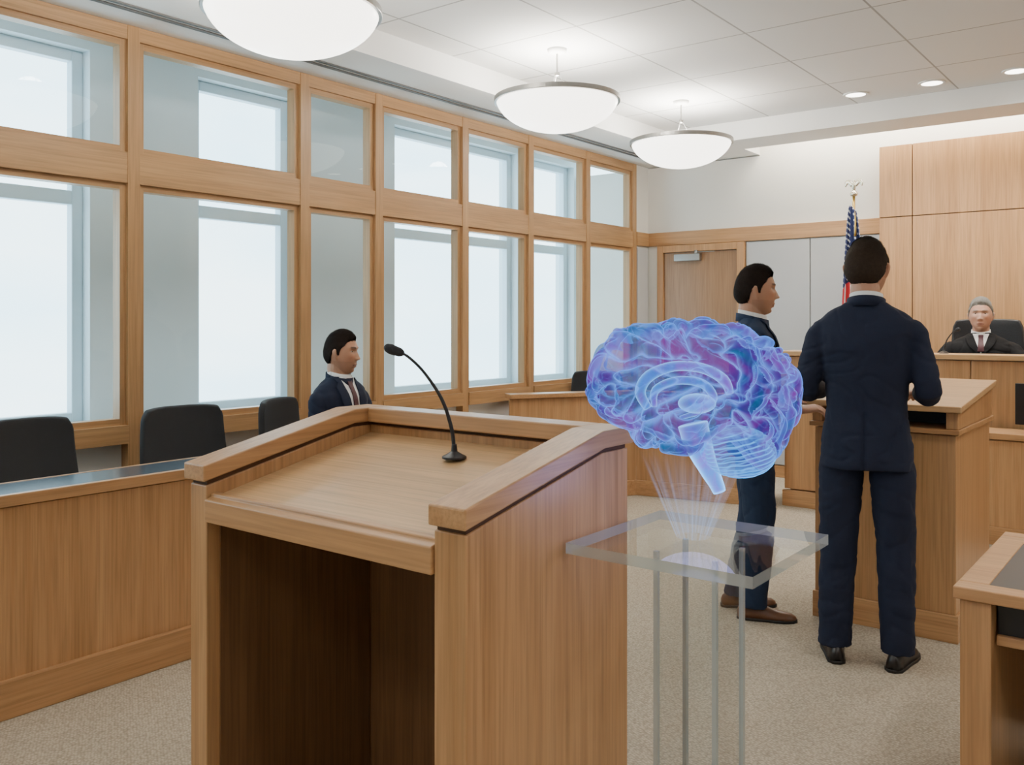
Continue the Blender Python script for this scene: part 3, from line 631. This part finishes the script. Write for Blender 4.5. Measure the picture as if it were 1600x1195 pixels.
def fuse(mb,vox,it,ns=0,nf=8,seam=None):
    bmesh.ops.recalc_face_normals(mb.bm,faces=mb.bm.faces)
    me=bpy.data.meshes.new('t'); mb.bm.to_mesh(me); mb.bm.free()
    o=bpy.data.objects.new('t',me); COL.objects.link(o)
    r=o.modifiers.new('r','REMESH'); r.mode='VOXEL'; r.voxel_size=vox; r.adaptivity=0
    s=o.modifiers.new('s','SMOOTH'); s.factor=.5; s.iterations=it
    dg=bpy.context.evaluated_depsgraph_get(); dg.update()
    out=bpy.data.meshes.new_from_object(o.evaluated_get(dg))
    bpy.data.objects.remove(o,do_unlink=True)
    if ns:
        nor=[v.normal.copy() for v in out.vertices]
        for v,nn in zip(out.vertices,nor):
            p=v.co.copy(); q=V((p.x*nf,p.y*nf,p.z*nf*1.6))+noise.noise_vector(p*4)*.8
            w=noise.noise(q); cr=1-abs(noise.noise(q*1.3+V((3,9,2))))*5
            v.co=p+nn*ns*(w-.6*max(0,cr))
            if seam and p.y<-.03 and nn.y<-.3:
                dx=abs(p.x); v.co-=nn*(.003*math.exp(-(dx/.005)**2)+(.007*math.exp(-(dx/.006)**2) if p.z<seam else 0))
    return out
def hand(mb,w,f,n_,t,curl):
    w=V(w);f=V(f).normalized();n_=V(n_);n_=(n_-f*n_.dot(f)).normalized();t=V(t);t=(t-f*t.dot(f)-n_*t.dot(n_)).normalized()
    mb.tube([w-f*.03,w,w+f*.04,w+f*.088],[(.026,.021),(.027,.019),(.038,.014),(.040,.012)],side=t,n=16,e=2.6)
    for o_,L_,cu in ((.030,.070,curl),(.010,.080,curl*1.1),(-.010,.075,curl*1.2),(-.029,.060,curl*1.3)):
        p=w+f*.078+t*o_; pts=[p]; A=cu*.5
        for s_ in (.12,.40,.28,.22):
            p=p+(f*math.cos(A)+n_*math.sin(A))*L_*s_*1.05; pts.append(p); A+=cu
        mb.tube(pts,[.0095,.0095,.0088,.0082,.0068],side=t,n=10,sub=2)
    p=w+f*.018+t*.020
    p1=p+(f*.45+t*.8+n_*.25).normalized()*.046; p2=p1+(f*.85+t*.35+n_*.3).normalized()*.034; p3=p2+(f*.95+t*.1+n_*.3).normalized()*.022
    mb.tube([p,p1,p2,p3],[.014,.0115,.0100,.0078],side=n_,n=10,sub=2)
def person(loc,rot,S,P,label):
    hz=P['hz']; lean=P.get('lean',0)
    RL=Matrix.Rotation(-lean,3,'X')
    def T(x,y,z): return V((0,0,hz))+RL@V((x,y,z))
    legs,arms=P['legs'],P['arms']
    mb=MB()
    mb.tube([T(0,0,-.08),T(0,0,.02),T(0,.0,.15),T(0,.0,.30),T(0,.0,.42),T(0,-.01,.50),T(0,-.012,.565),T(0,-.012,.62)],[(.13,.09),(.145,.10),(.135,.085),(.150,.095),(.160,.10),(.14,.085),(.075,.06),(.055,.055)],n=20)
    hc=T(0,0,.752)+V(P.get('hoff',(0,.012,0)))
    HM=Matrix.Translation(hc)@P.get('hrot',Euler((0,0,0))).to_matrix().to_4x4()@Matrix.Scale(1.075,4)
    mb.tube([T(0,-.012,.54),T(0,-.010,.60),HM@V((0,-.022,-.085)),HM@V((0,-.02,-.03))],[(.064,.062),(.061,.061),(.060,.063),(.05,.055)],n=18)
    bm2=bmesh.new(); bmesh.ops.create_icosphere(bm2,subdivisions=7,radius=1)
    mp={}
    for v in bm2.verts: mp[v.index]=mb.bm.verts.new(HM@head_pt(v.co.normalized()))
    for f in bm2.faces: mb.bm.faces.new([mp[v.index] for v in f.verts])
    bm2.free()
    for sx in (-1,1):
        mb.tube([HM@V((sx*.071,.004,-.036)),HM@V((sx*.077,.0,-.027)),HM@V((sx*.084,-.006,-.006)),HM@V((sx*.086,-.009,.009)),HM@V((sx*.080,-.006,.020))],[(.004,.005),(.0050,.008),(.0055,.0130),(.0055,.0130),(.004,.007)],side=(HM.to_3x3()@V((1,0,.2))),n=12)
    for s_,(sh,el,wr,f,n_,t) in arms.items():
        sh,el,wr=V(sh),V(el),V(wr)
        mb.tube([sh,(sh+el)/2,el,(el+wr)/2,wr],[.038,.040,.036,.033,.026],n=14)
        hand(mb,wr,f,n_,t,P.get('curl',.3))
    for s_,(h,kn,an) in legs.items():
        h,kn,an=V(h),V(kn),V(an)
        mb.tube([h,(h+kn)/2,kn,(kn+an)/2,an],[.066,.062,.050,.046,.035],n=14)
    me=fuse(mb,.0036,1)
    inv=HM.inverted(); base=V(P['skin']); cols=[]
    for v in me.vertices:
        q=inv@v.co; c=base.copy()
        if q.y>.04 and abs(q.z)<.13:
            ax=abs(q.x)
            lip=math.exp(-(((q.z+.067)/.0085)**4))*sm((.026-ax)/.006)
            c=c.lerp(V((base.x*.82,base.y*.58,base.z*.58)),lip*.7)
            if abs(q.z+.0672)<.0022 and ax<.024: c*=.45
            bz=.029+.004*math.cos((ax-.033)*60); bw=math.exp(-((q.z-bz)/.0048)**4)*sm((.052-ax)/.010)*sm((ax-.011)/.006)
            c=c.lerp(V(P['brow']),bw*.85)
            sock=math.exp(-((ax-.030)/.019)**2-((q.z-.012)/.012)**2); c=c*(1-.25*sock)
            ck=math.exp(-((ax-.045)/.02)**2-((q.z+.025)/.022)**2); c=c.lerp(V((base.x*1.02,base.y*.80,base.z*.76)),ck*.5)
        if -.14<q.z<-.045 and q.y>-.02 and abs(q.x)<.09: c=c.lerp(base*.66,.4*P.get('beard',1)*(1-math.exp(-((q.x/.03)**2+((q.z+.067)/.02)**2))))
        cols+=[c.x,c.y,c.z,1]
    at=me.color_attributes.new('Col','FLOAT_COLOR','POINT'); at.data.foreach_set('color',cols)
    SC=Matrix.Scale(S,4)
    me.transform(SC)
    body=mk('person',me,[SKIN],smooth=True,rot=rot,label=label,category='person'); body.location=loc
    def kid(name,m,mats,**kw):
        if isinstance(m,MB):
            bmesh.ops.recalc_face_normals(m.bm,faces=m.bm.faces)
            mm=bpy.data.meshes.new(name); m.bm.to_mesh(mm); m.bm.free(); m=mm
        m.transform(SC); return mk(name,m,mats,body,smooth=True,**kw)
    for sx in (-1,1):
        best=None
        for i in range(40):
            for j in range(5):
                dd=V((sx*(.25+.012*i),1,.04+.03*j)).normalized(); p=head_pt(dd)
                e_=abs(abs(p.x)-.030)+abs(p.z-.010)
                if best is None or e_<best[0]: best=(e_,p.y)
        cy=best[1]-.0125+.0035
        bm2=bmesh.new(); bmesh.ops.create_uvsphere(bm2,u_segments=24,v_segments=18,radius=.0125)
        m3=MB(); bmesh.ops.rotate(bm2,cent=(0,0,0),matrix=Matrix.Rotation(-math.pi/2,3,'X'),verts=bm2.verts)
        vm={v.index:m3.bm.verts.new(HM@(v.co+V((sx*.030,cy,.010)))) for v in bm2.verts}
        for f in bm2.faces:
            cc=f.calc_center_median().normalized(); m3.face([vm[v.index] for v in f.verts],1 if cc.y>.87 else 0)
        bm2.free()
        bm2=bmesh.new(); bmesh.ops.create_uvsphere(bm2,u_segments=28,v_segments=40,radius=.0137)
        vm={v.index:m3.bm.verts.new(HM@(v.co+V((sx*.030,cy,.010)))) for v in bm2.verts}
        for f in bm2.faces:
            cc=f.calc_center_median().normalized()
            if cc.z>.22+.5*cc.x*cc.x or cc.z<-.30-.2*cc.x*cc.x: m3.face([vm[v.index] for v in f.verts],2)
        bm2.free()
        kid('eye',m3,[EYEW,IRIS,P['lid']],label='dark eye')
    th=P.get('hth',.013)
    def hoff(d,p):
        m_=p.z-lerp_t(HL,p.y)-(P.get('recede',0) if p.y>.03 else 0)+.004*noise.noise(p*90)
        top=sm((p.z-.03)/.08); fr_=sm(p.y/.08)
        th2=max(th*(.45+.70*top+.6*top*fr_),.0095)
        nz=.002*noise.noise(V((p.x*60,p.y*25,p.z*40)))+.003*noise.noise(V((p.x*40,p.y*22+4,p.z*30)))
        return m_,sm(m_/.022+.12)*(th2+nz)-.0035
    bm2=bmesh.new(); bmesh.ops.create_icosphere(bm2,subdivisions=7,radius=1); m3=MB(); vm={}; keep={}; seeds=[]
    for v in bm2.verts:
        d=v.co.normalized(); p=head_pt(d,False); m_,off=hoff(d,p)
        keep[v.index]=m_>-.012
        if m_>-.001: seeds.append(d)
        vm[v.index]=m3.bm.verts.new(HM@(p+d*off))
    for f in bm2.faces:
        if all(keep[v.index] for v in f.verts): m3.face([vm[v.index] for v in f.verts])
    bm2.free(); bmesh.ops.delete(m3.bm,geom=[v for v in m3.bm.verts if not v.link_faces],context='VERTS')
    rnd=random.Random(5)
    for _ in range(7000):
        d=rnd.choice(seeds).copy(); top=sm((d.z-.35)/.4); back=sm((-d.y-.2)/.5); fro=sm((d.y-.25)/.3)*sm((d.z-.1)/.3)
        ln=(.16+.28*top)*rnd.uniform(.6,1.2); jit=V((rnd.gauss(0,.10),rnd.gauss(0,.10),rnd.gauss(0,.08))); L_=[];Rr=[]
        lift0=rnd.uniform(.0,.0015); lift1=rnd.uniform(.0005,.0045)*(.3+top)
        for s_ in range(6):
            t=s_/5; p=head_pt(d,False); m_,off=hoff(d,p)
            fl_=V((.75,-.45,-.1))*top+(V((0,-.55,-.8))*(1-back)+V((0,0,-1))*back)*(1-top)
            fl_=fl_*(1-fro)+V((.7,-.5,.45))*fro+jit
            fl_=fl_-d*fl_.dot(d)
            if fl_.length>1e-4: fl_.normalize()
            sd=d.cross(fl_).normalized()*(.0009*(1-.8*t)+.0002)
            base_=p+d*(max(off,-.001)+lift0+lift1*t*t)
            L_.append(m3.bm.verts.new(HM@(base_+sd))); Rr.append(m3.bm.verts.new(HM@(base_-sd)))
            d=(d+fl_*ln/5).normalized()
        for s_ in range(5): m3.face([L_[s_],Rr[s_],Rr[s_+1],L_[s_+1]])
    kid('hair',m3,[P['hair']],label=P.get('hlab'))
    robe=P.get('robe',False); suit=P['suit']; k_=1.12 if robe else 1
    mb=MB(); hem=P.get('hem',-.10)
    secs=[(0,hem,.192,.134),(.0,.0,.186,.134),(0,.15,.162,.116),(0,.30,.176,.124),(-.002,.41,.193,.128),(-.006,.485,.201,.115),(-.01,.53,.193,.094),(-.012,.565,.156,.078),(-.012,.595,.104,.069),(-.012,.617,.072,.067)]
    mb.tube([T(0,y,z) for y,z,_,_ in secs],[(a*k_,b_*k_) for _,_,a,b_ in secs],n=28,e=2.3)
    for s_,(sh,el,wr,f,n_,t) in arms.items():
        sh,el,wr=V(sh),V(el),V(wr); ri=[.054,.057,.054,.048,.042] if not robe else [.062,.075,.085,.09,.095]
        we=wr-(wr-el).normalized()*.012
        dn=(el-sh).normalized()
        mb.tube([sh-dn*.012+V((-.03*math.copysign(1,sh.x),0,0)),sh+dn*.02,(sh+el)/2,el,(el+we)/2,we],[.045]+ri,n=18)
    jm=fuse(mb,.007,5,ns=.0062,nf=6,seam=None if robe else hz+.14)
    bv=BVHTree.FromPolygons([v.co.copy() for v in jm.vertices],[tuple(p.vertices) for p in jm.polygons])
    def patch(zr,wf,off,nr=16,nc=8):
        rows=[]
        for i in range(nr+1):
            v=i/nr; z=zr[0]+(zr[1]-zr[0])*v; a,b_=wf(v); row=[]
            for j in range(nc+1):
                x=a+(b_-a)*j/nc; q=T(x,.0,z)
                h=bv.ray_cast(V((q.x,q.y+.6,q.z)),V((0,-1,0)))
                y=h[0].y if h[0] is not None and h[0].y>0 else q.y+.056
                row.append(V((q.x,y+off,q.z)))
            rows.append(row)
        return MB().grid(rows)
    kid('robe' if robe else 'suit_jacket',jm,[suit])
    vz0=.24 if not robe else .46
    wV=.055
    kid('shirt_front',patch((vz0,.608),lambda v:(-.002-wV*v**.9,.002+wV*v**.9),.004),[SHIRT],solid=.003,label='white shirt front')
    kid('necktie',patch((vz0+.01,.600),lambda v:(-.024+.010*v,.024-.010*v) if v<.86 else (-.018,.018),.011),[P['tie']],solid=.006,label=P.get('tlab','dark tie'))
    for sx in (-1,1):
        def wf(v,sx=sx):
            a=.002+wV*v**.9; b_=a+(.012+.050*math.sin(min(1,v*1.25)*math.pi*.62) if v<.9 else .028)
            return (sx*a,sx*b_)
        kid('lapel',patch((vz0-.01,.600),wf,.009),[suit],solid=.004)
    def collar(z0,z1,r,dz,th_,name,mt):
        rows=[]
        for i in range(37):
            a=2*math.pi*i/36; c_,s2=math.cos(a),math.sin(a)
            rr=r; fd=(1+s2)/2
            rows.append([T(rr*c_,-.012+rr*s2*1.0+.012*fd,z0-dz*fd),T((rr-.003)*c_,-.012+(rr-.003)*s2+.010*fd,z1-dz*fd)])
        return kid(name,MB().grid(rows),[mt],solid=th_)
    if not robe: collar(.595,.638,.077,.040,.008,'jacket_collar',suit)
    collar(.605,.656,.068,.034,.005,'shirt_collar',SHIRT)
    for s_,(sh,el,wr,f,n_,t) in arms.items():
        wr=V(wr);el=V(el);dr=(wr-el).normalized()
        kid('shirt_cuff',MB().tube([wr-dr*.03,wr+dr*.004],[.036,.034],n=16),[SHIRT])
    mb=MB()
    mb.tube([T(0,0,-.07),T(0,0,.0),T(0,0,.10),T(0,0,.18)],[(.13,.095),(.160,.112),(.150,.102),(.140,.092)],n=24)
    for s_,(h,kn,an) in legs.items():
        h,kn,an=V(h),V(kn),V(an)
        mb.tube([h+V((0,0,.03)),h.lerp(kn,.25),h.lerp(kn,.6),kn,kn.lerp(an,.5),an.lerp(kn,.08),an-V((0,0,.025))],[.080,.093,.089,.080,.075,.069,.070],n=18)
    kid('trousers',fuse(mb,.008,3,ns=.006,nf=7),[P.get('trs',suit)])
    for s_,(h,kn,an) in legs.items():
        an=V(an); yaw=P['feet'][s_]; RZ=Matrix.Rotation(yaw,3,'Z')
        m3=MB(); rings=[]
        for (y,hw,ht) in ((-.082,.012,.045),(-.074,.028,.062),(-.05,.036,.082),(-.01,.038,.095),(.03,.038,.088),(.07,.043,.068),(.11,.048,.055),(.15,.047,.048),(.185,.037,.041),(.205,.020,.030),(.210,.006,.022)):
            ring=[]
            for q in range(16):
                a=2*math.pi*q/16; cx=math.copysign(abs(math.cos(a))**.7,math.cos(a)); sz=math.sin(a)
                z=.012+(ht-.012)*(sz if sz>0 else 0)
                xx=hw*cx*(1-.25*max(0,sz))
                ring.append(m3.bm.verts.new(V((an.x,an.y,0))+RZ@V((xx,y+.0,z))+V((0,0,an.z-.085))))
            rings.append(ring)
        for a_,b_ in zip(rings[:-1],rings[1:]):
            for q in range(16): m3.face([a_[q],a_[(q+1)%16],b_[(q+1)%16],b_[q]])
        m3.face(rings[0]);m3.face(rings[-1][::-1])
        kid('shoe',m3,[P['shoe']])
        pl_=[(-.014,-.084),(.014,-.084),(.036,-.06),(.040,0),(.042,.05),(.050,.11),(.049,.155),(.036,.195),(.012,.214),(-.012,.214),(-.036,.195),(-.049,.155),(-.050,.11),(-.042,.05),(-.040,0),(-.036,-.06)]
        pts=[]
        for x_,y_ in pl_:
            q=V((an.x,an.y,0))+RZ@V((x_,y_,0)); pts.append((q.x,q.y))
        kid('shoe_sole',MB().prism(pts,an.z-.085,an.z-.085+.014,'z'),[SOLE])
    return body
sk1=(.50,.27,.175); LID=simple('eyelid_skin',(.36,.18,.11),.5)
P2=dict(hz=.93,legs={'R':((.10,0,.90),(.115,.012,.50),(.125,-.02,.085)),'L':((-.10,0,.90),(-.115,.012,.50),(-.125,-.02,.085))},
 arms={'R':((.188,-.01,1.42),(.242,-.03,1.165),(.21,.22,1.140),(-.35,1,-.05),(0,0,-1),(-1,0,0)),
       'L':((-.188,-.01,1.42),(-.242,-.03,1.165),(-.21,.22,1.140),(.35,1,-.05),(0,0,-1),(1,0,0))},
 feet={'R':math.radians(-14),'L':math.radians(12)},skin=sk1,brow=(.03,.018,.012),hair=HBR,hth=.010,suit=NAVY,tie=TIE,shoe=SHB,lid=LID,
 hrot=Euler((math.radians(-3),0,math.radians(-8))),hlab='short dark brown hair',curl=.2)
person((-1.19,4.09,0),math.radians(12),1.03,P2,'man in navy suit standing with his back turned at the lectern')
P1=dict(hz=.93,legs={'R':((.095,0,.90),(.10,.02,.50),(.10,-.01,.085)),'L':((-.095,0,.90),(-.10,.01,.50),(-.10,-.08,.085))},
 arms={'R':((.184,-.01,1.42),(.225,-.03,1.16),(.19,.20,1.08),(-.1,1,.15),(-.3,0,-1),(-1,0,.2)),
       'L':((-.184,-.01,1.42),(-.225,-.02,1.16),(-.17,.21,1.08),(.1,1,.15),(.3,0,-1),(1,0,.2))},
 feet={'R':math.radians(-4),'L':math.radians(10)},skin=sk1,brow=(.02,.012,.01),hair=HDARK,hth=.012,suit=NAVY2,tie=TIE,shoe=SHBR,lid=LID,
 hrot=Euler((math.radians(-2),0,math.radians(-2))),hlab='dark combed hair')
person((-1.845,4.41,0),math.radians(-62),.985,P1,'man in blue suit standing in profile, brown shoes')
zs_=.60
R50=Matrix.Rotation(math.radians(48),3,'Z')
def r5(p): return tuple(R50@V(p))
PS=dict(hz=zs_,hem=-.06,legs={'R':(r5((.09,.02,zs_-.01)),r5((.10,.42,.53)),r5((.10,.38,.085))),'L':(r5((-.09,.02,zs_-.01)),r5((-.10,.42,.53)),r5((-.10,.34,.085)))},
 arms={'R':((.184,-.01,zs_+.49),(.225,.04,zs_+.24),(.10,.24,zs_+.135),(-.8,.6,-.1),(0,0,-1),(-.6,-.8,0)),
       'L':((-.184,-.01,zs_+.49),(-.245,.04,zs_+.24),(-.20,.25,zs_+.135),(-.1,1,-.1),(0,0,-1),(1,0,0))},
 feet={'R':math.radians(42),'L':math.radians(54)},skin=sk1,brow=(.02,.012,.01),hair=HDARK,hth=.011,suit=NAVY,tie=TIE2,shoe=SHB,lid=LID,tlab='dark burgundy tie',
 hrot=Euler((math.radians(-3),0,math.radians(20))),hlab='short dark hair')
person((-4.0,3.52,0),math.radians(-84),.975,PS,'seated man in dark navy suit and burgundy tie')
zj=.575
PJ=dict(hz=zj,hem=-.06,robe=True,legs={'R':((.09,.02,zj-.01),(.11,.40,.52),(.11,.38,.085)),'L':((-.09,.02,zj-.01),(-.11,.40,.52),(-.11,.38,.085))},
 arms={'R':((.205,-.01,zj+.50),(.31,.06,zj+.32),(.16,.22,zj+.20),(-.5,1,0),(0,0,-1),(-1,0,0)),
       'L':((-.205,-.01,zj+.50),(-.31,.06,zj+.32),(-.16,.22,zj+.20),(.5,1,0),(0,0,-1),(1,0,0))},
 feet={'R':0,'L':0},skin=(.52,.29,.20),brow=(.20,.18,.16),beard=0,hair=HGR,hth=.015,recede=.004,suit=ROBE,trs=NAVY,tie=TIE2,shoe=SHB,lid=LID,tlab='dark red tie',
 hrot=Euler((math.radians(2),0,math.radians(-3))),hlab='short grey hair')
person((-1.40,7.80,.22),math.radians(190),1.0,PJ,'grey-haired judge in black robe seated behind the bench')
micro((-1.56,7.30,1.26),math.radians(170),'thin black gooseneck microphone on the judge bench',.6)
# ------------------------------------------------------------------ world + camera
w=bpy.data.worlds.new('World'); scene.world=w; w.use_nodes=True
nt=w.node_tree; bg=nt.nodes['Background']; bg.inputs[1].default_value=5.6
tc=N(nt,'ShaderNodeTexCoord'); mp=N(nt,'ShaderNodeMapping'); mp.inputs['Scale'].default_value=(3,3,9); nt.links.new(tc.outputs['Generated'],mp.inputs[0])
no=N(nt,'ShaderNodeTexNoise'); no.inputs['Scale'].default_value=1.0; no.inputs['Detail'].default_value=4; nt.links.new(mp.outputs[0],no.inputs['Vector'])
cr=N(nt,'ShaderNodeValToRGB'); cr.color_ramp.elements[0].position=.35; cr.color_ramp.elements[1].position=.65
cr.color_ramp.elements[0].color=(.52,.80,.95,1); cr.color_ramp.elements[1].color=(.76,.94,1,1)
nt.links.new(no.outputs['Fac'],cr.inputs[0]); nt.links.new(cr.outputs[0],bg.inputs[0])
cam=bpy.data.cameras.new('Camera'); co=bpy.data.objects.new('Camera',cam); COL.objects.link(co)
co.location=(0,0,1.5); co.rotation_euler=(math.radians(90),0,A37); cam.lens=31.5; cam.sensor_width=36; cam.shift_y=-.0597; cam.clip_start=.05
scene.camera=co
